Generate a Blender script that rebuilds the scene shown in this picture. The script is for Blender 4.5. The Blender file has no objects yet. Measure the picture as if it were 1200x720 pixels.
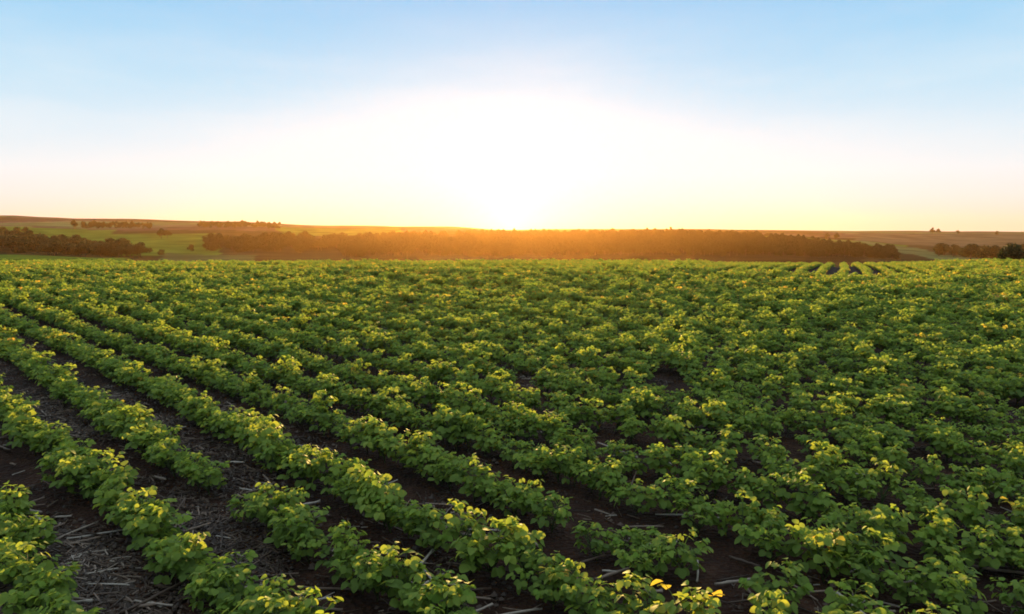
import bpy, math, random
import numpy as np
from mathutils import Vector, Matrix, Euler

random.seed(7)
rng = np.random.default_rng(11)
scene = bpy.context.scene
COL = scene.collection
R = math.radians
PI = math.pi

# ------------------------------------------------------------------ camera figures
PW, PH = 1200.0, 720.0          # photograph size the measurements were taken on
F = 850.0                       # focal length in those pixels
YH = 269.0                      # eye level in the photograph
EYE = 1.5
PITCH = math.atan((PH / 2 - YH) / F)
SUN_EL = R(2.6)
SUN_AZ = R(0.0)                 # 0 = +Y


def ground_at(px, py, z=0.0):
    """Where the ray of a measured picture point meets the height z."""
    dx, dy = (px - PW / 2) / F, (PH / 2 - py) / F
    c, s = math.cos(PITCH), math.sin(PITCH)
    d = Vector((dx, c + dy * s, -s + dy * c))
    t = (z - EYE) / d.z
    return Vector((d.x * t, d.y * t, z))


def picture_of(p):
    c, s = math.cos(PITCH), math.sin(PITCH)
    y, z = p[1], p[2] - EYE
    dep = y * c - z * s
    if dep <= 0.05:
        return (-9999, -9999)
    return (PW / 2 + F * p[0] / dep, PH / 2 - F * (y * s + z * c) / dep)


# ------------------------------------------------------------------ small tools
def tag(o, label=None, cat=None, group=None, kind=None):
    if label: o['label'] = label
    if cat: o['category'] = cat
    if group: o['group'] = group
    if kind: o['kind'] = kind
    return o


def empty(name, loc, rz=0.0, sc=1.0):
    o = bpy.data.objects.new(name, None)
    o.location = loc
    o.rotation_euler = (0, 0, rz)
    o.scale = (sc,) * 3
    o.empty_display_size = 0.05
    COL.objects.link(o)
    return o


def part(name, mesh, parent=None):
    o = bpy.data.objects.new(name, mesh)
    COL.objects.link(o)
    if parent: o.parent = parent
    return o


class MB:
    """Collects faces with a per-vertex 'tint' value and builds one mesh."""
    def __init__(self):
        self.v, self.f, self.t, self.m = [], [], [], []

    def add(self, vs, fs, tint=0.5, mat=0):
        n = len(self.v)
        self.v += [tuple(p) for p in vs]
        self.t += [tint] * len(vs)
        self.f += [tuple(i + n for i in f) for f in fs]
        self.m += [mat] * len(fs)

    def tube(self, pts, rad, sides=4, tint=0.5, mat=0, cap=True):
        pts = [Vector(p) for p in pts]
        vs, fs = [], []
        for i, p in enumerate(pts):
            d = (pts[min(i + 1, len(pts) - 1)] - pts[max(i - 1, 0)]).normalized()
            a = d.orthogonal().normalized()
            b = d.cross(a)
            r = rad[i] if isinstance(rad, (list, tuple)) else rad
            for k in range(sides):
                w = 2 * PI * k / sides
                vs.append(p + (a * math.cos(w) + b * math.sin(w)) * r)
        for i in range(len(pts) - 1):
            for k in range(sides):
                k2 = (k + 1) % sides
                fs.append((i * sides + k, i * sides + k2, (i + 1) * sides + k2, (i + 1) * sides + k))
        if cap:
            fs.append(tuple(reversed(range(sides))))
            fs.append(tuple((len(pts) - 1) * sides + k for k in range(sides)))
        self.add(vs, fs, tint, mat)

    def mesh(self, name, mats, smooth=True):
        me = bpy.data.meshes.new(name)
        me.from_pydata(self.v, [], self.f)
        for m in mats: me.materials.append(m)
        me.polygons.foreach_set('material_index', self.m)
        me.polygons.foreach_set('use_smooth', [smooth] * len(self.f))
        at = me.attributes.new('tint', 'FLOAT', 'POINT')
        at.data.foreach_set('value', self.t)
        me.update()
        return me


def vnoise(x, y, seed=0):
    """Smooth value noise on numpy arrays, about -1..1."""
    xi, yi = np.floor(x).astype(np.int64), np.floor(y).astype(np.int64)
    xf, yf = x - xi, y - yi
    u, v = xf * xf * (3 - 2 * xf), yf * yf * (3 - 2 * yf)

    def h(a, b):
        n = (a * 374761393 + b * 668265263 + seed * 974711) & 0xFFFFFFFF
        n = ((n ^ (n >> 13)) * 1274126177) & 0xFFFFFFFF
        return ((n ^ (n >> 16)) & 0xFFFF) / 32767.5 - 1.0
    return (h(xi, yi) * (1 - u) + h(xi + 1, yi) * u) * (1 - v) + (h(xi, yi + 1) * (1 - u) + h(xi + 1, yi + 1) * u) * v


# ------------------------------------------------------------------ materials
def mat_new(name):
    m = bpy.data.materials.new(name)
    m.use_nodes = True
    nt = m.node_tree
    nt.nodes.clear()
    out = nt.nodes.new('ShaderNodeOutputMaterial')
    return m, nt, out


def N(nt, kind, **kw):
    n = nt.nodes.new(kind)
    for k, v in kw.items():
        if k.startswith('i_'):
            n.inputs[k[2:]].default_value = v
        else:
            setattr(n, k, v)
    return n


def ramp(nt, src, stops):
    r = nt.nodes.new('ShaderNodeValToRGB')
    el = r.color_ramp.elements
    while len(el) < len(stops): el.new(0.5)
    for e, (p, c) in zip(el, stops):
        e.position = p
        e.color = (*c, 1)
    nt.links.new(src, r.inputs['Fac'])
    return r


def leaf_material(name, stops, glow, trans=0.5, rough=0.62, spec=0.14):
    """A thin leaf: reflects and lets light through; hue follows the leaf's own tint."""
    m, nt, out = mat_new(name)
    L = nt.links.new
    at = N(nt, 'ShaderNodeAttribute', attribute_name='tint')
    oi = N(nt, 'ShaderNodeObjectInfo')
    ad = N(nt, 'ShaderNodeMath', operation='MULTIPLY_ADD')
    L(oi.outputs['Random'], ad.inputs[0]); ad.inputs[1].default_value = 0.36; ad.inputs[2].default_value = -0.18
    su = N(nt, 'ShaderNodeMath', operation='ADD', use_clamp=True)
    L(at.outputs['Fac'], su.inputs[0]); L(ad.outputs[0], su.inputs[1])
    r1 = ramp(nt, su.outputs[0], stops)
    r2 = ramp(nt, su.outputs[0], glow)
    pb = N(nt, 'ShaderNodeBsdfPrincipled')
    pb.inputs['Roughness'].default_value = rough
    pb.inputs['Specular IOR Level'].default_value = spec
    L(r1.outputs[0], pb.inputs['Base Color'])
    tr = N(nt, 'ShaderNodeBsdfTranslucent')
    L(r2.outputs[0], tr.inputs['Color'])
    mx = N(nt, 'ShaderNodeMixShader')
    mx.inputs[0].default_value = trans
    L(pb.outputs[0], mx.inputs[1]); L(tr.outputs[0], mx.inputs[2])
    L(mx.outputs[0], out.inputs['Surface'])
    return m


M = {}
M['leaf'] = leaf_material('soybean_leaf',
    [(0.0, (0.088, 0.138, 0.028)), (0.5, (0.145, 0.214, 0.038)), (1.0, (0.215, 0.285, 0.050))],
    [(0.0, (0.20, 0.28, 0.035)), (0.5, (0.31, 0.38, 0.045)), (1.0, (0.44, 0.48, 0.06))], 0.5)
M['tip'] = leaf_material('young_leaf',
    [(0.0, (0.12, 0.21, 0.03)), (1.0, (0.21, 0.29, 0.045))],
    [(0.0, (0.30, 0.42, 0.05)), (1.0, (0.44, 0.50, 0.07))], 0.5)
M['yellow'] = leaf_material('yellowing_and_sunlit_leaf',
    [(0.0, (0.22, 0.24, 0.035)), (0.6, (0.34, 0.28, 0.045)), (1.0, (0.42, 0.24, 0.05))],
    [(0.0, (0.55, 0.48, 0.05)), (0.6, (0.70, 0.52, 0.06)), (1.0, (0.75, 0.42, 0.06))], 0.5)  # yellowing leaves; also paints golden sunlight into the far crop
M['stem'] = leaf_material('green_stem',
    [(0.0, (0.06, 0.085, 0.03)), (1.0, (0.09, 0.12, 0.04))],
    [(0.0, (0.10, 0.14, 0.03)), (1.0, (0.12, 0.16, 0.03))], 0.15)
M['tree'] = leaf_material('tree_leaf',
    [(0.0, (0.034, 0.035, 0.014)), (0.5, (0.047, 0.046, 0.017)), (1.0, (0.058, 0.056, 0.021))],
    [(0.0, (0.05, 0.06, 0.012)), (0.5, (0.07, 0.08, 0.016)), (1.0, (0.08, 0.08, 0.02))], 0.14, 0.7, 0.1)


def simple(name, stops, scale, rough=0.85, bump=0.0, coord='Object', spec=0.2):
    m, nt, out = mat_new(name)
    L = nt.links.new
    tc = N(nt, 'ShaderNodeTexCoord')
    no = N(nt, 'ShaderNodeTexNoise')
    no.inputs['Scale'].default_value = scale
    no.inputs['Detail'].default_value = 6
    L(tc.outputs[coord], no.inputs['Vector'])
    r = ramp(nt, no.outputs['Fac'], stops)
    pb = N(nt, 'ShaderNodeBsdfPrincipled')
    pb.inputs['Roughness'].default_value = rough
    pb.inputs['Specular IOR Level'].default_value = spec
    L(r.outputs[0], pb.inputs['Base Color'])
    if bump:
        bp = N(nt, 'ShaderNodeBump')
        bp.inputs['Strength'].default_value = 0.8
        bp.inputs['Distance'].default_value = bump
        L(no.outputs['Fac'], bp.inputs['Height'])
        L(bp.outputs[0], pb.inputs['Normal'])
    L(pb.outputs[0], out.inputs['Surface'])
    return m


M['bark'] = simple('bark', [(0.3, (0.05, 0.035, 0.025)), (0.7, (0.11, 0.085, 0.06))], 3, 0.9, 0.02)


def straw_material():
    m, nt, out = mat_new('dry_straw')
    L = nt.links.new
    at = N(nt, 'ShaderNodeAttribute', attribute_name='tint')
    oi = N(nt, 'ShaderNodeObjectInfo')
    ad = N(nt, 'ShaderNodeMath', operation='MULTIPLY_ADD')
    L(oi.outputs['Random'], ad.inputs[0]); ad.inputs[1].default_value = 0.9; ad.inputs[2].default_value = -0.45
    su = N(nt, 'ShaderNodeMath', operation='ADD', use_clamp=True)
    L(at.outputs['Fac'], su.inputs[0]); L(ad.outputs[0], su.inputs[1])
    r = ramp(nt, su.outputs[0], [(0.0, (0.04, 0.024, 0.016)), (0.5, (0.095, 0.058, 0.038)), (0.8, (0.24, 0.17, 0.125)), (1.0, (0.42, 0.36, 0.30))])
    tc = N(nt, 'ShaderNodeTexCoord')
    no = N(nt, 'ShaderNodeTexNoise'); no.inputs['Scale'].default_value = 60
    L(tc.outputs['Object'], no.inputs['Vector'])
    mm = N(nt, 'ShaderNodeMix', data_type='RGBA', blend_type='MULTIPLY')
    mm.inputs['Factor'].default_value = 0.5
    L(r.outputs[0], mm.inputs['A']); L(no.outputs['Fac'], mm.inputs['B'])
    pb = N(nt, 'ShaderNodeBsdfPrincipled')
    pb.inputs['Roughness'].default_value = 0.6
    pb.inputs['Specular IOR Level'].default_value = 0.3
    L(mm.outputs['Result'], pb.inputs['Base Color'])
    L(pb.outputs[0], out.inputs['Surface'])
    return m


M['straw'] = straw_material()


def soil_material():
    m, nt, out = mat_new('dark_red_soil')
    L = nt.links.new
    tc = N(nt, 'ShaderNodeTexCoord')
    n1 = N(nt, 'ShaderNodeTexNoise'); n1.inputs['Scale'].default_value = 9; n1.inputs['Detail'].default_value = 9
    n2 = N(nt, 'ShaderNodeTexNoise'); n2.inputs['Scale'].default_value = 1.1; n2.inputs['Detail'].default_value = 4
    vo = N(nt, 'ShaderNodeTexVoronoi'); vo.inputs['Scale'].default_value = 38
    for n in (n1, n2, vo): L(tc.outputs['Object'], n.inputs['Vector'])
    r = ramp(nt, n1.outputs['Fac'], [(0.3, (0.019, 0.008, 0.005)), (0.55, (0.036, 0.016, 0.009)), (0.8, (0.062, 0.030, 0.018))])
    r2 = ramp(nt, n2.outputs['Fac'], [(0.3, (0.65, 0.62, 0.62)), (0.7, (1.15, 1.1, 1.05))])
    mm = N(nt, 'ShaderNodeMix', data_type='RGBA', blend_type='MULTIPLY'); mm.inputs['Factor'].default_value = 1
    L(r.outputs[0], mm.inputs['A']); L(r2.outputs[0], mm.inputs['B'])
    ad = N(nt, 'ShaderNodeMath', operation='ADD')
    L(n1.outputs['Fac'], ad.inputs[0]); L(vo.outputs['Distance'], ad.inputs[1])
    bp = N(nt, 'ShaderNodeBump'); bp.inputs['Strength'].default_value = 0.9; bp.inputs['Distance'].default_value = 0.03
    L(ad.outputs[0], bp.inputs['Height'])
    pb = N(nt, 'ShaderNodeBsdfPrincipled'); pb.inputs['Roughness'].default_value = 0.9
    pb.inputs['Specular IOR Level'].default_value = 0.15
    L(mm.outputs['Result'], pb.inputs['Base Color']); L(bp.outputs[0], pb.inputs['Normal'])
    L(pb.outputs[0], out.inputs['Surface'])
    return m


def land_material():
    """Far land: the cover (pasture, ploughed, rough bush) is stored per vertex as a colour."""
    m, nt, out = mat_new('far_land')
    L = nt.links.new
    at = N(nt, 'ShaderNodeAttribute', attribute_name='cover')
    tc = N(nt, 'ShaderNodeTexCoord')
    n1 = N(nt, 'ShaderNodeTexNoise'); n1.inputs['Scale'].default_value = 0.035; n1.inputs['Detail'].default_value = 8
    L(tc.outputs['Object'], n1.inputs['Vector'])
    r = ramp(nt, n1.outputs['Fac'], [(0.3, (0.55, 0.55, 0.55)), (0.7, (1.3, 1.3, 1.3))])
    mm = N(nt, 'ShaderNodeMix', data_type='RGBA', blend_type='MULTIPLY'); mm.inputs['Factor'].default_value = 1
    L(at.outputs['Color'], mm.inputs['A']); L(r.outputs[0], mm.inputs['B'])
    pb = N(nt, 'ShaderNodeBsdfDiffuse')      # dull matt land: no sheen at a grazing view
    L(mm.outputs['Result'], pb.inputs['Color'])
    L(pb.outputs[0], out.inputs['Surface'])
    return m


# ------------------------------------------------------------------ the lie of the land
DEP = np.array([150, 250, 350, 500, 650, 800, 950, 1100, 1250, 1400.])
PLAN = [0, 500, 700, 1000, 1300, 1600, 1900, 2300, 4000]        # distances as first paced out
BUILT = [0, 500, 650, 800, 950, 1100, 1250, 1400, 2300]         # and as built
XS = np.array([-600, 0, 130, 250, 400, 520, 600, 650, 780, 900, 1000, 1060, 1120, 1200, 1800.])
# height of the land at each distance, in picture units above eye level
ELEV = np.array([
    [-42, -33, -27, -10, -2, 4, 9, 14, 18, 14],      # -600
    [-44, -34, -28, -14, -4, 3, 8, 13, 16, 12],      # 0
    [-46, -37, -33, -22, -8, -2, 5, 9, 12, 9],       # 130
    [-48, -42, -36, -24, -9, -1, 4, 8, 9, 7],        # 250
    [-48, -42, -37, -27, -14, -5, 1, 4, 5, 3],       # 400
    [-48, -42, -36, -24, -12, -2, 2, 3, 2, 1],       # 520
    [-48, -42, -36, -22, -10, -3, -1, -1, -1, -1],   # 600
    [-48, -42, -36, -22, -10, -4, -1, 0, 0, 0],      # 650
    [-48, -42, -35, -20, -9, -4, -1, 0, 0, 0],       # 780
    [-48, -42, -35, -22, -10, -7, -4, -2, -1, -1],   # 900
    [-48, -42, -36, -26, -14, -12, -8, -4, -2, -2],  # 1000
    [-48, -42, -37, -30, -21, -16, -11, -6, -3, -2], # 1060
    [-48, -42, -38, -33, -26, -19, -12, -6, -3, -3], # 1120
    [-48, -42, -38, -33, -26, -19, -12, -7, -4, -3], # 1200
    [-48, -42, -38, -33, -26, -19, -12, -6, -3, -2], # 1800
], float)


def sstep(a, b, x):
    t = np.clip((x - a) / (b - a), 0, 1)
    return t * t * (3 - 2 * t)


def height(X, Y):
    X, Y = np.asarray(X, float), np.asarray(Y, float)
    # the field climbs very gently away from the camera, then rolls over its crest some 30 m off
    u = np.clip(Y, 3.0, 39.0) - 9.0
    field = 0.132 + 0.022 * u - np.where(u > 0, 0.00145 * u * u, 0.0)
    v = np.maximum(0, Y - 39.0)
    field = field - 0.065 * v - 0.003 * np.minimum(v, 25) ** 2
    field = field + 0.05 * vnoise(X / 7, Y / 7, 3) * sstep(6, 14, np.hypot(X, Y))
    Yc = np.maximum(Y, 60)
    px = np.clip(600 + F * X / Yc, XS[0], XS[-1])
    i = np.clip(np.searchsorted(XS, px) - 1, 0, len(XS) - 2)
    u = (px - XS[i]) / (XS[i + 1] - XS[i])
    u = u * u * (3 - 2 * u)
    lg = np.log(np.clip(Yc, DEP[0], DEP[-1]))
    LD = np.log(DEP)
    j = np.clip(np.searchsorted(LD, lg) - 1, 0, len(DEP) - 2)
    v = (lg - LD[j]) / (LD[j + 1] - LD[j])
    e = (ELEV[i, j] * (1 - u) + ELEV[i + 1, j] * u) * (1 - v) + (ELEV[i, j + 1] * (1 - u) + ELEV[i + 1, j + 1] * u) * v
    far = EYE + e * np.clip(Yc, DEP[0], 2200) / F
    rr = np.hypot(X, Y)
    far = far + (vnoise(X / 110, Y / 110, 5) * 0.8 + vnoise(X / 300, Y / 300, 8) * 1.2) * sstep(300, 900, rr)
    w = sstep(60, 150, Y)
    return field * (1 - w) + far * w


def hgt(x, y):
    return float(height(np.array([x]), np.array([y]))[0])


# cover colours of the far land
PASTURE = np.array((0.085, 0.135, 0.022)); PASTURE_PALE = np.array((0.10, 0.125, 0.05))
TILLED = np.array((0.080, 0.050, 0.036)); BUSH = np.array((0.046, 0.037, 0.018))
DRY = np.array((0.105, 0.088, 0.052))


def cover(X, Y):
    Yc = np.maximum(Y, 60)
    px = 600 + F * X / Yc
    px = px + vnoise(X / 40, Y / 40, 21) * 7
    d = np.interp(Y, BUILT, PLAN) + vnoise(X / 60, Y / 60, 22) * 25
    c = np.zeros((len(X), 3)) + BUSH
    n = vnoise(X / 190, Y / 130, 31)

    def put(mask, col): c[mask] = col
    far = d > 1000
    put(far & (n > 0.15), DRY); put(far & (n <= 0.15), TILLED); put(far & (n < -0.35), BUSH * 1.2)
    put(far & (n > 0.5), PASTURE_PALE)
    put((px < 140) & (d > 520) & (d < 1050), PASTURE)
    put((px > 130) & (px < 255) & (d > 380) & (d < 850), PASTURE)
    put((px < 150) & (d < 330), PASTURE)
    put((px > 190) & (px < 300) & (d > 300) & (d < 440), PASTURE_PALE * 0.7)
    put((px > 330) & (px < 470) & (d > 900) & (d < 1300), PASTURE)
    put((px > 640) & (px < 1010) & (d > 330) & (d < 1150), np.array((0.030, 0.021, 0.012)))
    put((px > 840) & (px < 1060) & (d > 640) & (d < 1000) & (n > -0.1), PASTURE * 0.8)
    edge = 1040 + (600 - d) * 0.33
    put((px > edge) & (px < edge + 62) & (d > 330) & (d < 900), PASTURE_PALE)
    put((px > 1000) & (d > 900) & (d < 1700) & (n > -0.3), DRY * 0.85)
    c[far] *= 1.1
    return c


def build_ground():
    na = 900
    rr = [0.0] + list(np.geomspace(0.5, 2150, 310))
    split = next(i for i, r in enumerate(rr) if r > 85)
    # finer steps in azimuth ahead of the camera
    a = np.linspace(-1, 1, na, endpoint=False)
    az = PI * (0.35 * a + 0.65 * a ** 3)
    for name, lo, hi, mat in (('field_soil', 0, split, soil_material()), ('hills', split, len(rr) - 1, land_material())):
        rs = np.array(rr[lo:hi + 1])
        RR, AA = np.meshgrid(rs, az, indexing='ij')
        X, Y = (RR * np.sin(AA)).ravel(), (RR * np.cos(AA)).ravel()
        Z = height(X, Y)
        if name == 'field_soil':
            k = np.clip(1 - np.hypot(X, Y) / 30, 0, 1)
            Z = Z + (vnoise(X / 0.23, Y / 0.23, 1) * 0.010 + vnoise(X / 0.08, Y / 0.08, 2) * 0.006) * k - 0.008
        nr = len(rs)
        idx = np.arange(nr * na).reshape(nr, na)
        q = np.stack([idx[:-1, :], np.roll(idx, -1, 1)[:-1, :], np.roll(idx, -1, 1)[1:, :], idx[1:, :]], -1).reshape(-1, 4)
        me = bpy.data.meshes.new(name)
        me.vertices.add(nr * na)
        me.vertices.foreach_set('co', np.stack([X, Y, Z], -1).astype(np.float32).ravel())
        me.loops.add(len(q) * 4)
        me.loops.foreach_set('vertex_index', q.ravel().astype(np.int32))
        me.polygons.add(len(q))
        me.polygons.foreach_set('loop_start', np.arange(0, len(q) * 4, 4, dtype=np.int32))
        me.update(calc_edges=True)
        me.flip_normals()
        me.polygons.foreach_set('use_smooth', [True] * len(q))
        me.materials.append(mat)
        if name == 'hills':
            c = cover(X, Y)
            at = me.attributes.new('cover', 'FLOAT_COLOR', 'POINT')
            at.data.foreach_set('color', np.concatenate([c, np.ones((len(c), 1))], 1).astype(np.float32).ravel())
        me.validate()
        tag(part(name, me), kind='structure')


build_ground()


# ------------------------------------------------------------------ soybean plants
def leaflet(mb, base, d, up, L, W, tint, mat=0, droop=0.0):
    """One ovate leaflet from base along d, folded a little along its midrib."""
    d = d.normalized()
    side = d.cross(up).normalized()
    nrm = side.cross(d).normalized()
    st = ((0.0, 0.08), (0.14, 0.64), (0.40, 1.0), (0.68, 0.84), (0.90, 0.42), (1.0, 0.04))
    vs, fs = [], []
    fold = random.uniform(0.10, 0.32)
    wav = random.uniform(-0.1, 0.1)
    for i, (t, w) in enumerate(st):
        c = base + d * (L * t) - nrm * (droop * L * t * t)
        hw = W * 0.5 * w
        lift = nrm * (hw * fold)
        vs += [c - side * hw + lift, c - nrm * (0.004 * 0), c + side * hw + lift + nrm * (hw * wav)]
    for i in range(len(st) - 1):
        a = i * 3
        fs += [(a, a + 1, a + 4, a + 3), (a + 1, a + 2, a + 5, a + 4)]
    mb.add(vs, fs, tint, mat)


def trifoliate(leaves, stems, node, az, rise, plen, L, tint, mat=0, smat=0):
    out = Vector((math.cos(az) * math.cos(rise), math.sin(az) * math.cos(rise), math.sin(rise)))
    mid = node + out * plen * 0.55 + Vector((0, 0, plen * 0.06))
    end = node + out * plen
    stems.tube([node, mid, end], [0.0017, 0.0014, 0.0010], 3, random.uniform(0.3, 1), smat, cap=False)
    h = Vector((math.cos(az), math.sin(az), 0))
    # leaf blades face up and outward, tilted at random
    up = (Vector((0, 0, 1)) + h * random.uniform(-0.3, 0.9) + Vector((random.gauss(0, 0.45), random.gauss(0, 0.45), 0))).normalized()
    for k, da in enumerate((0.0, 1.25, -1.25)):
        a = az + da + random.gauss(0, 0.14)
        dd = Vector((math.cos(a), math.sin(a), random.uniform(-0.8, 0.45)))
        dd = (dd - up * dd.dot(up) * 0.6).normalized()
        l = L * (1.0 if k == 0 else 0.9) * random.uniform(0.88, 1.12)
        b = end + (out * 0.012 if k == 0 else Vector((0, 0, 0)))
        leaflet(leaves, b, dd, up, l, l * random.uniform(0.78, 0.96), min(1, max(0, tint + random.gauss(0, 0.1))), mat, random.uniform(0.05, 0.45))


def plant_data(seed, vigour=1.0):
    random.seed(seed)
    st, lf, tp = MB(), MB(), MB()
    H = 0.185 * vigour * random.uniform(0.9, 1.12)
    lean = Vector((random.gauss(0, 0.02), random.gauss(0, 0.02), 0))
    axes = [(Vector((0, 0, 0)), Vector((0, 0, H)) + lean, 10)]
    for b in range(random.choice((3, 4))):
        a = random.uniform(0, 2 * PI)
        z0 = H * random.uniform(0.12, 0.3)
        axes.append((Vector((0, 0, z0)), Vector((math.cos(a) * 0.085, math.sin(a) * 0.085, H * random.uniform(0.55, 0.98))), 6))
    for (p0, p1, n) in axes:
        bend = Vector((random.gauss(0, 0.008), random.gauss(0, 0.008), 0))
        pts = [p0.lerp(p1, t) + bend * math.sin(PI * t) for t in (0, 0.33, 0.66, 1)]
        st.tube(pts, [0.0036, 0.003, 0.0024, 0.0016], 5, random.uniform(0.2, 0.7))
        az = random.uniform(0, 2 * PI)
        for i in range(n):
            t = (i + 1.0) / (n + 0.3)
            node = p0.lerp(p1, t) + bend * math.sin(PI * t)
            az += PI + random.gauss(0, 0.5)
            L = (0.040 if t < 0.75 else 0.033) * random.uniform(0.85, 1.15) * vigour
            trifoliate(lf, st, node, az, random.uniform(0.35, 1.05), random.uniform(0.05, 0.105) * (1.1 - 0.45 * t), L, 0.12 + 0.62 * t * t + random.gauss(0, 0.08))
        # the youngest leaves at the shoot's end
        for k in range(3):
            trifoliate(tp, tp, p1, random.uniform(0, 2 * PI), random.uniform(0.5, 1.3), random.uniform(0.02, 0.05), random.uniform(0.020, 0.034), random.uniform(0, 1), 0, 0)
    return st, lf, tp


NV = 9
VAR = []
CROP_SRC = []
YEL_SRC = []
for k in range(NV):
    st, lf, tp = plant_data(100 + k, (1.0, 1.08, 0.92, 1.12, 0.85, 1.0, 1.05, 0.95, 1.15)[k])
    VAR.append((st.mesh('stem', [M['stem']]), lf.mesh('foliage', [M['leaf']]), tp.mesh('young_foliage', [M['tip']])))
    allm = MB()
    for mb, mi in ((st, 0), (lf, 1), (tp, 2)):
        n = len(allm.v)
        allm.v += mb.v; allm.t += mb.t
        allm.f += [tuple(i + n for i in f) for f in mb.f]; allm.m += [mi] * len(mb.f)
    CROP_SRC.append(allm.mesh('crop_plant', [M['stem'], M['leaf'], M['tip'], M['yellow']]))
    if k < 4:        # the same plant with yellow leaves: some yellowing, most painted-in sun on far crop
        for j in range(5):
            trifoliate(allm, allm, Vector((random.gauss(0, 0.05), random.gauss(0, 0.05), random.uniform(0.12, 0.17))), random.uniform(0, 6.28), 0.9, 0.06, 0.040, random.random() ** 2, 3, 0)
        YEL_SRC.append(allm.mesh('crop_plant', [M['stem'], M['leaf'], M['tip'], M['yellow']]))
random.seed(55)
ym, ys = MB(), MB()
for k in range(3):
    trifoliate(ym, ym, Vector((0.02 * k - 0.02, 0.01, 0.15)), 2.1 * k + 0.4, 0.9, 0.065, 0.042, random.random())
YELLOW = ym.mesh('yellow_foliage', [M['yellow']])

# rows: one block runs 45 degrees to the left, a far block runs 24 degrees to the right
SP = 0.50
A1 = math.atan(840 / F)          # left of straight ahead
D1 = Vector((-math.sin(A1), math.cos(A1)))
P1 = Vector((math.cos(A1), math.sin(A1)))
A2 = math.atan(386 / F)
D2 = Vector((math.sin(A2), math.cos(A2)))
P2 = Vector((math.cos(A2), -math.sin(A2)))
ref = ground_at(150, 628)        # a point on the second row from the left
OFF1 = ref.x * P1.x + ref.y * P1.y
ref2 = ground_at(969, 318)
OFF2 = ref2.x * P2.x + ref2.y * P2.y


def far_block(x, y):
    px = 600 + F * x / y if y > 1 else 0
    return y > 17.0 + 0.25 * abs(x - 8.5) + 0.5 * math.sin(x * 1.3) and 830 < px < 1095


def missing(s, k, x, y):
    """Where a row has a gap: by noise along the row, more often to the right where the stand is uneven."""
    right = min(1.0, max(0.0, (x - 0.1) / 1.6)) * max(0.0, min(1.0, (9 - y) / 5))
    n = float(vnoise(np.array([s / 0.42 + k * 17.3]), np.array([k * 3.7]), 41)[0])
    return n < -0.86 + 0.32 * right


HOLES = [ground_at(262, 612), ground_at(405, 655), ground_at(272, 596), ground_at(845, 712), ground_at(770, 715)]
SPOTS = []    # x, y, row, along
for k in range(-34, 165):
    q = OFF1 + k * SP
    s = -14.0
    while s < 90:
        s += 0.110 + random.gauss(0, 0.02)
        x, y = D1.x * s + P1.x * q, D1.y * s + P1.y * q
        loose = max(0.0, min(1.0, (x + 0.4) / 1.6)) * 0.065 + max(0.0, min(1.0, (y - 8) / 8)) * 0.03
        wob = 0.035 * math.sin(s * 0.55 + k * 1.7) + random.gauss(0, 0.022 + loose)
        x, y = D1.x * s + P1.x * (q + wob), D1.y * s + P1.y * (q + wob)
        if y < 0.6 or y > 44 or abs(x) > 0.80 * y + 2.6: continue
        if math.hypot(x, y) < 1.2: continue
        if far_block(x, y): continue
        if missing(s, k, x, y): continue
        if any((h.x - x) ** 2 + (h.y - y) ** 2 < 0.16 ** 2 for h in HOLES): continue
        SPOTS.append((x, y, k, s))
for k in range(-40, 40):
    q = OFF2 + k * 0.55
    s = 8.0
    while s < 66:
        s += 0.12 + random.gauss(0, 0.02)
        wob = 0.02 * math.sin(s * 0.5 + k) + random.gauss(0, 0.012)
        x, y = D2.x * s + P2.x * (q + wob), D2.y * s + P2.y * (q + wob)
        if y < 5 or y > 44 or not far_block(x, y): continue
        SPOTS.append((x, y, None, s))

ORD = ['', 'first', 'second', 'third', 'fourth', 'fifth', 'sixth', 'seventh', 'eighth', 'ninth', 'tenth', 'eleventh', 'twelfth', 'thirteenth',
       'fourteenth', 'fifteenth', 'sixteenth', 'seventeenth', 'eighteenth', 'nineteenth', 'twentieth']


def ordinal(n):
    if n <= 20: return ORD[n]
    tens = {2: 'twenty', 3: 'thirty', 4: 'forty', 5: 'fifty'}[n // 10]
    if n % 10 == 0: return {2: 'twentieth', 3: 'thirtieth', 4: 'fortieth', 5: 'fiftieth'}[n // 10]
    return tens + '-' + ORD[n % 10]


# the 300 plants that show largest are things of their own
inview = []
for i, (x, y, k, s) in enumerate(SPOTS):
    if k is None: continue
    u, v = picture_of((x, y, 0.14))
    if -12 < u < PW + 12 and v < PH + 14:
        inview.append((math.hypot(x, y), i))
inview.sort()
NEAR = set(i for _d, i in inview[:300])
YPIX = [(437, 492), (470, 492), (915, 610), (942, 672), (1180, 612), (770, 395), (655, 665)]
yellow = set()
for (u0, v0) in YPIX:
    best = min(NEAR, key=lambda i: (lambda p: (p[0] - u0) ** 2 + (p[1] - v0) ** 2)(picture_of((SPOTS[i][0], SPOTS[i][1], 0.12))))
    yellow.add(best)

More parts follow.
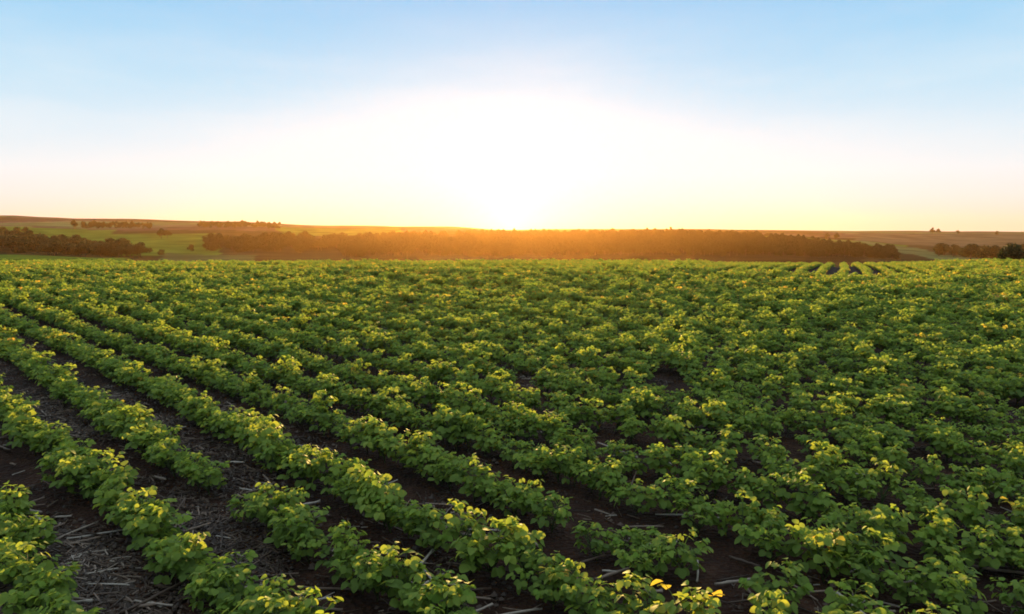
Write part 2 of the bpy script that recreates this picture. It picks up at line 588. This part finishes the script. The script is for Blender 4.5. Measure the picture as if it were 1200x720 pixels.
rows = {}
for i in NEAR: rows.setdefault(SPOTS[i][2], []).append(i)
row_order = sorted(rows)
for rn, k in enumerate(row_order, 1):
    # count up each row from its nearest plant
    for cnt, i in enumerate(sorted(rows[k], key=lambda i: SPOTS[i][3]), 1):
        x, y, _k, s = SPOTS[i]
        vi = random.randrange(NV)
        sc = random.uniform(0.74, 1.12) * (1.06 if x < 0 else 0.97)
        root = empty('soybean_plant', (x, y, hgt(x, y) - 0.012), random.uniform(0, 2 * PI), sc)
        for nm, me in zip(('stem', 'foliage', 'young_foliage'), VAR[vi]):
            part(nm, me, root)
        look = 'green'
        if i in yellow:
            yl = part('yellow_foliage', YELLOW, root)
            yl['label'] = 'yellowing leaves among the green ones'
            look = 'yellow-tipped green'
        elif sc < 0.92: look = 'small green'
        elif sc > 1.08: look = 'bushy green'
        tag(root, f'{look} soybean plant, {ordinal(cnt)} from bottom in the {ordinal(rn)} crop row from the left',
            'soybean plant', 'soybean plants in the nearest stretch of the crop rows')


# ------------------------------------------------------------------ scatter (only for what nobody could count)
def scatter(name, sources, pts, rots, scs, vids):
    """One object whose geometry nodes place copies of unlinked source meshes on its points."""
    me = bpy.data.meshes.new(name)
    me.vertices.add(len(pts))
    me.vertices.foreach_set('co', np.asarray(pts, np.float32).ravel())
    for an, ty, data, key in (('rot', 'FLOAT_VECTOR', rots, 'vector'), ('scl', 'FLOAT', scs, 'value'), ('vid', 'INT', vids, 'value')):
        at = me.attributes.new(an, ty, 'POINT')
        at.data.foreach_set(key, np.asarray(data, np.int32 if ty == 'INT' else np.float32).ravel())
    o = part(name, me)
    ng = bpy.data.node_groups.new(name + '_scatter', 'GeometryNodeTree')
    ng.interface.new_socket('Geometry', in_out='INPUT', socket_type='NodeSocketGeometry')
    ng.interface.new_socket('Geometry', in_out='OUTPUT', socket_type='NodeSocketGeometry')
    L = ng.links.new
    gi, go = ng.nodes.new('NodeGroupInput'), ng.nodes.new('NodeGroupOutput')
    gp = ng.nodes.new('GeometryNodeGeometryToInstance')
    for me2 in reversed(sources):
        so = bpy.data.objects.new(name + '_source', me2)
        oi = ng.nodes.new('GeometryNodeObjectInfo')
        oi.inputs['Object'].default_value = so
        L(oi.outputs['Geometry'], gp.inputs[0])
    ip = ng.nodes.new('GeometryNodeInstanceOnPoints')
    ip.inputs['Pick Instance'].default_value = True

    def attr(nm, ty):
        n = ng.nodes.new('GeometryNodeInputNamedAttribute')
        n.data_type = ty
        n.inputs['Name'].default_value = nm
        return n.outputs[0]
    L(gi.outputs[0], ip.inputs['Points'])
    L(gp.outputs[0], ip.inputs['Instance'])
    L(attr('vid', 'INT'), ip.inputs['Instance Index'])
    L(attr('rot', 'FLOAT_VECTOR'), ip.inputs['Rotation'])
    L(attr('scl', 'FLOAT'), ip.inputs['Scale'])
    L(ip.outputs[0], go.inputs[0])
    mod = o.modifiers.new('scatter', 'NODES')
    mod.node_group = ng
    return o


rest = [i for i in range(len(SPOTS)) if i not in NEAR]
P = np.array([(SPOTS[i][0], SPOTS[i][1], 0) for i in rest])
P[:, 2] = height(P[:, 0], P[:, 1]) - 0.012
n = len(P)
vid = rng.integers(0, NV, n)
yellow_sunlit = rng.random(n) < 0.05 + 0.48 * sstep(7, 20, P[:, 1]) + 0.16 * vnoise(P[:, 0] / 2.5, P[:, 1] / 2.5, 66)  # a few truly yellow; the rise with distance paints golden sunlight into far crop
vid[yellow_sunlit] = NV + rng.integers(0, 4, int(yellow_sunlit.sum()))
scl = rng.uniform(0.68, 1.14, n) * (1 + 0.10 * vnoise(P[:, 0] / 1.5, P[:, 1] / 1.5, 77)) * (1 + 0.22 * vnoise(P[:, 0] / 0.45, P[:, 1] / 0.45, 78) * sstep(5, 14, P[:, 1]))
blk = np.array([SPOTS[i][2] is None for i in rest])
scl[blk] = rng.uniform(0.72, 0.90, int(blk.sum()))
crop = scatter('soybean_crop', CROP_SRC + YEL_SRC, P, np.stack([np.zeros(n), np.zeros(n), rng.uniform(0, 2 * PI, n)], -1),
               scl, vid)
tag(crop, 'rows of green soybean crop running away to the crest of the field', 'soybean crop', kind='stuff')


# ------------------------------------------------------------------ straw on the soil
def stalk_mesh(seed, L, r, curve=0.15, split=False):
    random.seed(seed)
    mb = MB()
    pts, rad = [], []
    a = random.uniform(-1, 1) * curve
    for t in np.linspace(-0.5, 0.5, 6):
        pts.append((L * t, a * L * (0.25 - t * t), 0.15 * L * random.gauss(0, 0.04) + r))
        rad.append(r * random.uniform(0.8, 1.12) * (1.25 if random.random() < 0.2 else 1))
    mb.tube(pts, rad, 6, random.uniform(0.4, 0.8))
    if split:
        mb.tube([pts[-2], (L * 0.55, a * L * 0.1 + L * 0.12, r * 2)], [r * 0.7, r * 0.3], 4, 0.6)
    return mb.mesh('stalk', [M['straw']])


def husk_mesh(seed):
    random.seed(seed)
    mb = MB()
    leaflet(mb, Vector((0, 0, 0)), Vector((0.35, 0.1, 1)), Vector((0, -1, 0.2)), 0.13, 0.035, 0.95, 0, 0.25)
    leaflet(mb, Vector((0.006, 0.004, 0)), Vector((-0.3, 0.25, 0.7)), Vector((0, -1, 0.3)), 0.08, 0.025, 0.85, 0, 0.4)
    return mb.mesh('dry_husk', [M['straw']])


STALKS = [stalk_mesh(300 + k, L, r, c, k % 4 == 0) for k, (L, r, c) in enumerate(
    [(0.22, 0.0045, 0.08), (0.16, 0.006, 0.04), (0.12, 0.0045, 0.1), (0.28, 0.006, 0.06), (0.10, 0.0065, 0.03), (0.19, 0.004, 0.2)])]


def gap_of(x, y):
    """Index of the gap between crop rows that a point lies in, and how far across it."""
    q = (x * P1.x + y * P1.y - OFF1) / SP
    k = math.floor(q)
    return k, q - k


random.seed(91)
stalks = []
# the ones that stand out in the photograph: centre, end-to-end turn in the picture, mesh, raised end
for (u, v, ang, mi, tip) in [(66, 622, 62, 4, 0), (98, 638, 38, 1, 0), (72, 632, 4, 0, 0), (40, 598, 20, 2, 0), (168, 586, -38, 1, 0), (204, 626, 75, 0, 35),
                             (185, 705, 50, 3, 8), (385, 692, -4, 3, 0), (360, 714, -8, 3, 0), (230, 652, -5, 1, 0), (30, 578, 35, 4, 0), (395, 565, -35, 1, 0),
                             (410, 570, 40, 4, 0), (560, 632, -8, 3, 0), (880, 706, 10, 0, 0), (110, 700, 12, 0, 0), (120, 672, 25, 2, 0), (1040, 640, 30, 4, 0),
                             (1180, 672, -20, 3, 0), (20, 528, 40, 1, 0), (110, 497, 40, 4, 20), (790, 612, -30, 0, 10), (745, 640, -25, 3, 0), (640, 560, 20, 1, 0)]:
    p = ground_at(u, v)
    stalks.append((p.x, p.y, R(ang), mi, R(tip), random.uniform(0.85, 1.1)))
while len(stalks) < 210:
    u, v = random.uniform(-10, 1210), 460 + 262 * random.random() ** 0.75
    if random.random() > 1.15 - u / 1500: continue
    p = ground_at(u, v)
    k, fr = gap_of(p.x, p.y)
    if not 0.24 < fr < 0.76: continue
    stalks.append((p.x, p.y, random.gauss(0.0, 0.6) if random.random() < 0.7 else random.uniform(0, PI), random.randrange(6), R(random.choice((0, 0, 0, 6, 14))), random.uniform(0.6, 1.05)))
bygap = {}
for st in stalks: bygap.setdefault(gap_of(st[0], st[1])[0], []).append(st)
for gk in sorted(bygap):
    for cnt, (x, y, a, mi, tip, sc) in enumerate(sorted(bygap[gk], key=lambda t: t[0] * D1.x + t[1] * D1.y), 1):
        o = part('straw_stalk', STALKS[mi], None)
        L = (0.22, 0.16, 0.12, 0.28, 0.10, 0.19)[mi] * sc
        o.location = (x, y, hgt(x, y) + 0.004 + math.sin(tip) * L * 0.5)
        o.rotation_euler = (random.uniform(0, 0.5) * 0, -tip, a)
        o.scale = (sc,) * 3
        rn = gk - row_order[0] + 1
        where = f'between {ordinal(rn)} and {ordinal(rn + 1)} crop rows from left' if 1 <= rn < 45 else 'left of the first crop row'
        size = 'long' if L > 0.2 else 'short' if L < 0.12 else 'dry'
        tag(o, f'{size} straw stalk, {ordinal(cnt)} from bottom {where}', 'straw', 'straw stalks lying between the crop rows')
p = ground_at(552, 578)
hk = part('dry_husk', husk_mesh(5))
hk.location = (p.x, p.y, hgt(p.x, p.y)); hk.rotation_euler = (0, 0, 0.3)
tag(hk, 'whitish dry husk standing up between the crop rows at the middle of the photo', 'husk')

# fine chaff: short broken straw, far too much to count
chaff_src = []
for k in range(5):
    random.seed(700 + k)
    mb = MB()
    for j in range(9):
        L = random.uniform(0.02, 0.10)
        c = Vector((random.gauss(0, 0.07), random.gauss(0, 0.05), random.uniform(0.002, 0.012)))
        a = random.gauss(0, 0.8)
        d = Vector((math.cos(a), math.sin(a), random.gauss(0, 0.12)))
        w = random.uniform(0.0015, 0.0042)
        bend = Vector((-d.y, d.x, 0)) * random.uniform(-0.06, 0.06) * L
        mb.tube([c - d * L / 2, c + bend, c + d * L / 2], w, 4, random.uniform(0.0, 0.65))
    for j in range(7):       # crumbs of soil
        c = Vector((random.gauss(0, 0.08), random.gauss(0, 0.07), 0.004))
        s = random.uniform(0.006, 0.018)
        vs = [c + Vector(v) * s * random.uniform(0.6, 1.2) for v in ((1, 0, 0), (0, 1, 0), (-1, 0, 0), (0, -1, 0), (0, 0, 0.8), (0, 0, -0.6))]
        mb.add(vs, [(0, 1, 4), (1, 2, 4), (2, 3, 4), (3, 0, 4), (1, 0, 5), (2, 1, 5), (3, 2, 5), (0, 3, 5)], 0.1)
    chaff_src.append(mb.mesh('chaff', [M['straw']], smooth=False))
pts = []
random.seed(17)
for _ in range(60000):
    y = 1.2 + 16 * random.random() ** 1.6
    x = random.uniform(-1, 1) * (0.8 * y + 1.5)
    k, fr = gap_of(x, y)
    dens = 0.05 + 0.80 * max(0, min(1, (-0.9 - x) / 0.8)) * max(0, min(1, (9 - y) / 4))
    dens *= min(1.0, max(0.05, 0.45 + 0.9 * float(vnoise(np.array([x * 1.9]), np.array([y * 1.9]), 61)[0])))
    if random.random() < dens and 0.12 < fr < 0.88: pts.append((x, y, 0))
    if len(pts) >= 9000: break
pts = np.array(pts)
pts[:, 2] = height(pts[:, 0], pts[:, 1]) - 0.004
n = len(pts)
ch = scatter('straw_litter', chaff_src, pts, np.stack([np.zeros(n), np.zeros(n), rng.normal(0, 0.7, n)], -1), rng.uniform(0.7, 1.25, n), rng.integers(0, 5, n))
tag(ch, 'fine broken straw and crumbs of soil strewn between the crop rows', 'litter', kind='stuff')


# ------------------------------------------------------------------ trees
def tree_meshes(seed, H, W, n, leaf, low=0.25):
    random.seed(seed)
    tr, cr = MB(), MB()
    top = Vector((random.gauss(0, 0.03) * H, random.gauss(0, 0.03) * H, H * 0.72))
    tr.tube([(0, 0, -0.6), (0, 0, H * 0.2), top * 0.55, top], [H * 0.030, H * 0.024, H * 0.016, H * 0.006], 7)
    lobes = []
    for k in range(random.randint(6, 9)):
        a = random.uniform(0, 2 * PI)
        zz = random.uniform(low + 0.1, 0.86)
        rr = W * 0.5 * (1 - abs(zz - 0.5) * 0.9) * random.uniform(0.35, 0.9)
        c = Vector((math.cos(a) * rr, math.sin(a) * rr, zz * H))
        lobes.append((c, random.uniform(0.16, 0.30) * W))
        tr.tube([top * 0.45 + Vector((0, 0, 0)), c * 0.6 + top * 0.2, c], [H * 0.012, H * 0.008, H * 0.003], 5)
    lobes.append((Vector((top.x, top.y, H * 0.85)), 0.2 * W))
    for _ in range(n):
        c, r = random.choice(lobes)
        v = Vector((random.gauss(0, 1), random.gauss(0, 1), random.gauss(0, 0.8))).normalized() * r * random.random() ** 0.45
        p = c + v
        s = leaf * random.uniform(0.6, 1.4)
        e = Euler((random.uniform(0, PI), random.uniform(0, PI), random.uniform(0, PI))).to_matrix()
        sh = [(-1, -0.3, 0), (0.1, -0.9, 0.15), (1, 0.1, 0), (0.2, 0.8, -0.2), (-0.7, 0.6, 0.1)]
        cr.add([p + e @ (Vector(q) * s) for q in sh], [(0, 1, 2, 3, 4)], min(1, max(0, 0.3 + 0.3 * (p.z / H) + random.gauss(0, 0.15))))
    return tr.mesh('trunk', [M['bark']]), cr.mesh('crown', [M['tree']], smooth=False)


TREES = [tree_meshes(41, 9.0, 9.0, 1500, 0.34), tree_meshes(42, 11.0, 9.0, 1600, 0.36), tree_meshes(43, 7.5, 8.5, 1400, 0.32), tree_meshes(44, 12.0, 8.0, 1600, 0.34, 0.35), tree_meshes(45, 6.0, 7.5, 1200, 0.30, 0.12)]
TH = (9.0, 11.0, 7.5, 12.0, 6.0)


def at_px(px, d):
    b = float(np.interp(d, PLAN, BUILT))
    return ((px - 600) / F * b, b)


def tree(x, y, ti, sc, label, group=None, name='tree', cat='tree', broad=1.0):
    sc *= y / float(np.interp(y, BUILT, PLAN))
    t = empty(name, (x, y, hgt(x, y) - 0.2), random.uniform(0, 2 * PI), sc)
    t.scale = (sc * broad, sc * broad, sc * (1.0 if broad == 1 else 0.82))
    part('trunk', TREES[ti][0], t)
    part('crown', TREES[ti][1], t)
    return tag(t, label, cat, group)


random.seed(3)


def wood(n, x0, x1, d0, d1, sc0, sc1, label, group, test=None):
    done, tries = 0, 0
    while done < n and tries < n * 60:
        tries += 1
        u, d = random.uniform(x0, x1), random.uniform(d0, d1)
        if test and not test(u, d): continue
        x, y = at_px(u, d)
        tree(x, y, random.randrange(5), random.uniform(sc0, sc1), label, group, broad=random.uniform(1.15, 1.5))
        done += 1


wood(120, -25, 188, 345, 500, 0.65, 1.05, 'dark tree in the left wood below the green pasture', 'trees of the left wood',
     lambda u, d: d < 345 + 160 * (1 - max(0, u - 90) / 100) and d > 345 + max(0, (60 - u)) * 0.2)
wood(95, 248, 420, 470, 720, 0.65, 1.15, 'dark tree in the wood between the pasture and the sunlit hillside', 'trees of the middle wood',
     lambda u, d: d < 520 + (u - 248) * 1.1 + 60)
wood(65, 1092, 1215, 430, 620, 0.65, 1.1, 'dark tree in the wood beyond the pale strip of pasture on the right', 'trees of the right wood',
     lambda u, d: d > 430 + max(0, 1130 - u) * 3.2)
wood(30, 815, 905, 960, 1060, 0.32, 0.55, 'tree in the row along the ridge right of the sun', 'trees along the right ridge')
# trees that stand by themselves
for (u, d, ti, sc, label) in [
        (225, 470, 2, 0.62, 'small lone tree in the green pasture left of the middle wood'),
        (243, 490, 0, 0.7, 'tree at the edge of the pasture just before the middle wood'),
        (191, 690, 1, 0.9, 'dark tree on the upper edge of the green pasture'),
        (198, 700, 0, 0.8, 'low dark tree beside another on the upper pasture edge'),
        (90, 1050, 1, 1.2, 'single tree standing out on the pale slope above the left wood'),
        (8, 740, 2, 0.8, 'low tree in the hedge at the far left edge of the pasture'),
        (24, 735, 4, 1.0, 'broad low tree in the hedge above the left pasture'),
        (33, 745, 2, 0.85, 'rounded tree at the right end of the left pasture hedge'),
        (128, 400, 4, 0.6, 'small bush in the pasture right of the left wood'),
        (190, 408, 4, 0.5, 'little bush in the pasture midway between the two woods'),
        (1090, 1570, 3, 1.3, 'tall tree clump standing up from the far right skyline'),
        (1097, 1590, 0, 1.2, 'broad tree beside the tallest one on the far right skyline'),
        (1120, 1600, 2, 1.0, 'small round tree on the far skyline right of the tall clump'),
        (1165, 1620, 4, 1.3, 'low tree on the skyline near the right edge'),
        (968, 900, 3, 0.75, 'slim tree above the slope left of the pale pasture strip'),
        (979, 905, 1, 0.8, 'taller of the pair of trees above the slope near the pasture strip'),
        (785, 1580, 2, 0.9, 'small tree on the skyline right of the sun')]:
    x, y = at_px(u, d)
    tree(x, y, ti, sc, label)

# the big bush at the right-hand edge of the field
EDGE = [tree_meshes(61, 7.2, 7.0, 5200, 0.17, 0.08), tree_meshes(62, 6.4, 6.5, 4800, 0.17, 0.08)]
for (u, d, k, label) in [(1187, 92, 0, 'dense dark green bush at the right edge just beyond the crop'), (1225, 96, 1, 'dark green bush cut off by the right edge of the photo')]:
    x, y = at_px(u, d)
    z = hgt(x, y)
    top_z = EYE - (285 - YH) / F * d
    t = empty('bush', (x, y, z - 0.2), k * 1.3, (top_z - z) / (7.2, 6.4)[k])
    part('trunk', EDGE[k][0], t)
    part('crown', EDGE[k][1], t)
    tag(t, label, 'bush', 'bushes at the right edge of the field')

# far woods on the slopes: one dark mass in the photograph
pts, scs = [], []
random.seed(23)


def grow(n, x0, x1, d0, d1, s0, s1, cond=None):
    done = 0
    for _ in range(n * 30):
        if done >= n: break
        u, d = random.uniform(x0, x1), math.exp(random.uniform(math.log(d0), math.log(d1)))
        x, y = at_px(u, d)
        if cond is not None and not cond(u, d, float(vnoise(np.array([x / 110.]), np.array([y / 90.]), 13)[0])): continue
        pts.append((x, y, hgt(x, y) - 0.3)); scs.append(random.uniform(s0, s1) * y / d); done += 1


grow(420, 400, 600, 400, 680, 0.5, 0.9)
grow(1700, 545, 1052, 390, 820, 0.45, 0.75, lambda u, d, n: n > -0.8 and d < 420 + (1052 - u) * 1.6)
grow(90, 420, 560, 760, 860, 0.35, 0.6, lambda u, d, n: n > 0.0)
grow(130, 100, 180, 1100, 1300, 0.45, 0.8)
grow(140, 235, 330, 1150, 1450, 0.45, 0.85)
grow(200, 1210, 1500, 430, 900, 0.6, 1.0)
grow(250, -300, -25, 345, 520, 0.6, 1.0)
wsrc = []
for k in range(5):
    mb_t, mb_c = TREES[k]
    # one joined source: crown and trunk
    vs = [tuple(v.co) for v in mb_c.vertices] + [tuple(v.co) for v in mb_t.vertices]
    o = len(mb_c.vertices)
    fs = [tuple(p.vertices) for p in mb_c.polygons] + [tuple(i + o for i in p.vertices) for p in mb_t.polygons]
    me = bpy.data.meshes.new('wood_tree')
    me.from_pydata(vs, [], fs)
    me.materials.append(M['tree']); me.materials.append(M['bark'])
    me.polygons.foreach_set('material_index', [0] * len(mb_c.polygons) + [1] * len(mb_t.polygons))
    at = me.attributes.new('tint', 'FLOAT', 'POINT')
    tv = [d.value for d in mb_c.attributes['tint'].data] + [0.5] * len(mb_t.vertices)
    at.data.foreach_set('value', tv)
    wsrc.append(me)
n = len(pts)
wd = scatter('hillside_woods', wsrc, np.array(pts), np.stack([np.zeros(n), np.zeros(n), rng.uniform(0, 6.28, n)], -1), np.array(scs), rng.integers(0, 5, n))
tag(wd, 'dark far-off woods covering the hillsides below the setting sun', 'woods', kind='stuff')


# ------------------------------------------------------------------ air
TOP = 6.0 + max(float(height(np.full(400, x), np.linspace(60, 2150, 400)).max()) for x in np.linspace(-2100, 2100, 120))


def haze():
    m, nt, out = mat_new('evening_air')
    pv = N(nt, 'ShaderNodeVolumePrincipled')
    pv.inputs['Color'].default_value = (1.0, 0.54, 0.20, 1)
    pv.inputs['Density'].default_value = 0.000064
    pv.inputs['Anisotropy'].default_value = 0.76
    nt.links.new(pv.outputs[0], out.inputs['Volume'])
    lo, hi, w = -32.0, TOP + 1.0, 2250.0
    vs = [(x, y, z) for z in (lo, hi) for (x, y) in ((-w, -w), (w, -w), (w, w), (-w, w))]
    fs = [(3, 2, 1, 0), (4, 5, 6, 7), (0, 1, 5, 4), (1, 2, 6, 5), (2, 3, 7, 6), (3, 0, 4, 7)]
    me = bpy.data.meshes.new('haze')
    me.from_pydata(vs, [], fs)
    me.materials.append(m)
    tag(part('haze', me), 'warm evening haze in the air over the field', 'haze', kind='stuff')


haze()

# ------------------------------------------------------------------ sky, sun, camera
world = bpy.data.worlds.new('World')
scene.world = world
world.use_nodes = True
nt = world.node_tree
nt.nodes.clear()
L = nt.links.new
wo = nt.nodes.new('ShaderNodeOutputWorld')
bg = nt.nodes.new('ShaderNodeBackground')
sky = nt.nodes.new('ShaderNodeTexSky')
sky.sky_type = 'NISHITA'
sky.sun_disc = False
sky.sun_elevation = SUN_EL
sky.sun_rotation = SUN_AZ
sky.altitude = 400
sky.air_density = 1.0
sky.dust_density = 1.0
sky.ozone_density = 1.0
EXPOSURE = 1.5
def lin(r, g, b):
    return tuple((c / 255 / 12.92 if c < 10.31 else ((c / 255 + 0.055) / 1.055) ** 2.4) for c in (r, g, b))


def MA(op, a, b=None, clamp=False):
    n = nt.nodes.new('ShaderNodeMath'); n.operation = op; n.use_clamp = clamp
    for i, v in enumerate((a, b)):
        if v is None: continue
        if isinstance(v, (int, float)): n.inputs[i].default_value = v
        else: L(v, n.inputs[i])
    return n.outputs[0]


def VM(op, a, b, out='Vector'):
    n = nt.nodes.new('ShaderNodeVectorMath'); n.operation = op
    for i, v in enumerate((a, b)):
        if isinstance(v, (tuple, list)): n.inputs[i].default_value = v
        elif op == 'SCALE' and i == 1: L(v, n.inputs['Scale']) if not isinstance(v, (int, float)) else setattr(n.inputs['Scale'], 'default_value', v)
        else: L(v, n.inputs[i])
    return n.outputs[out]


tc = nt.nodes.new('ShaderNodeTexCoord')
sp = nt.nodes.new('ShaderNodeSeparateXYZ')
cb = nt.nodes.new('ShaderNodeCombineXYZ')
L(tc.outputs['Generated'], sp.inputs[0])
zc = MA('MAXIMUM', sp.outputs['Z'], 0.004)
L(sp.outputs['X'], cb.inputs['X']); L(sp.outputs['Y'], cb.inputs['Y']); L(zc, cb.inputs['Z'])
L(cb.outputs[0], sky.inputs['Vector'])
# clear evening air: warm at the horizon, pale above it, blue higher up
g1 = ramp(nt, MA('DIVIDE', zc, 0.40, True), [
    (0.0, lin(249, 224, 196)), (0.045, lin(249, 231, 216)), (0.10, lin(247, 238, 233)), (0.18, lin(241, 244, 247)), (0.29, lin(222, 238, 249)),
    (0.44, lin(192, 227, 248)), (0.60, lin(165, 214, 246)), (0.74, lin(143, 201, 243)), (1.0, lin(205, 226, 242))])
up = MA('MULTIPLY_ADD', MA('SUBTRACT', sp.outputs['Z'], 0.32, True), 0.42)
up.node.inputs[2].default_value = 1.0  # unseen sky above the view brightened as added fill light
# angle from the centre of the halo
GLOW_EL = R(0.5)       # halo added to the sky's colour, centred lower than the sun lamp
sd = (math.sin(SUN_AZ) * math.cos(GLOW_EL), math.cos(SUN_AZ) * math.cos(GLOW_EL), math.sin(GLOW_EL))
dot = VM('DOT_PRODUCT', tc.outputs['Generated'], sd, 'Value')
ang = MA('ARCCOSINE', MA('MINIMUM', dot, 0.999999))
h1 = MA('MULTIPLY', MA('POWER', 2.71828, MA('MULTIPLY', ang, -1 / R(3.2))), 0.4)
h2 = MA('MULTIPLY', MA('POWER', 2.71828, MA('MULTIPLY', ang, -1 / R(9.0))), 0.04)
# sky behind the view left undimmed, an added fill on the crop
even_sky = MA('MULTIPLY_ADD', sp.outputs['Y'], 0.0)
even_sky.node.inputs[2].default_value = 1.0
base = VM('SCALE', VM('SCALE', g1.outputs[0], even_sky), up)
# thin streaks of high cloud low over the field
mp = nt.nodes.new('ShaderNodeMapping'); mp.inputs['Scale'].default_value = (2.2, 2.2, 11.0)
L(tc.outputs['Generated'], mp.inputs['Vector'])
cn = nt.nodes.new('ShaderNodeTexNoise'); cn.inputs['Scale'].default_value = 1.6; cn.inputs['Detail'].default_value = 5; cn.inputs['Roughness'].default_value = 0.55
L(mp.outputs[0], cn.inputs['Vector'])
band = ramp(nt, MA('DIVIDE', zc, 0.40, True), [(0.05, (0, 0, 0)), (0.28, (1, 1, 1)), (0.42, (0.8, 0.8, 0.8)), (0.75, (0.15, 0.15, 0.15))])
streak = MA('MULTIPLY', ramp(nt, cn.outputs['Fac'], [(0.42, (0, 0, 0)), (0.68, (1, 1, 1))]).outputs[0], MA('MULTIPLY', band.outputs[0], 0.28))
cm = nt.nodes.new('ShaderNodeMix'); cm.data_type = 'RGBA'
L(streak, cm.inputs['Factor']); L(base, cm.inputs['A']); cm.inputs['B'].default_value = (*lin(246, 247, 249), 1)
base = cm.outputs['Result']
halo = VM('ADD', VM('SCALE', (1.0, 0.95, 0.82), h1), VM('SCALE', (1.0, 0.90, 0.75), h2))
grad = VM('SCALE', VM('ADD', base, halo), 2 ** -EXPOSURE)
tot = VM('ADD', grad, VM('SCALE', sky.outputs[0], 0.003))
L(tot, bg.inputs['Color'])
bg.inputs['Strength'].default_value = 1.0
L(bg.outputs[0], wo.inputs['Surface'])

sl = bpy.data.lights.new('sun', 'SUN')
sl.energy = 5.0
sl.angle = R(0.53)
sl.color = (1.0, 0.62, 0.20)
so = bpy.data.objects.new('sun', sl)
so.rotation_euler = (R(90) - SUN_EL, 0, PI - SUN_AZ)      # light travels towards the camera
so.location = (0, 60, 30)
COL.objects.link(so)
dirv = so.rotation_euler.to_matrix() @ Vector((0, 0, -1))
assert dirv.y < 0 and dirv.z < 0, dirv

cam = bpy.data.cameras.new('camera')
cam.sensor_width = 36.0
cam.lens = F / PW * 36.0
cam.clip_start = 0.05
cam.clip_end = 20000
co = bpy.data.objects.new('camera', cam)
co.location = (0, 0, EYE)
co.rotation_euler = (R(90) - PITCH, 0, 0)
COL.objects.link(co)
scene.camera = co

scene.render.engine = 'CYCLES'
scene.cycles.max_bounces = 6
scene.cycles.diffuse_bounces = 3
scene.cycles.glossy_bounces = 2
scene.cycles.transmission_bounces = 4
scene.cycles.volume_bounces = 0
scene.cycles.use_denoising = True
scene.cycles.filter_width = 1.8
vs_ = scene.view_settings
vs_.view_transform = 'Standard'
vs_.look = 'None'
vs_.exposure = EXPOSURE
vs_.gamma = 1.0
vs_.use_curve_mapping = False
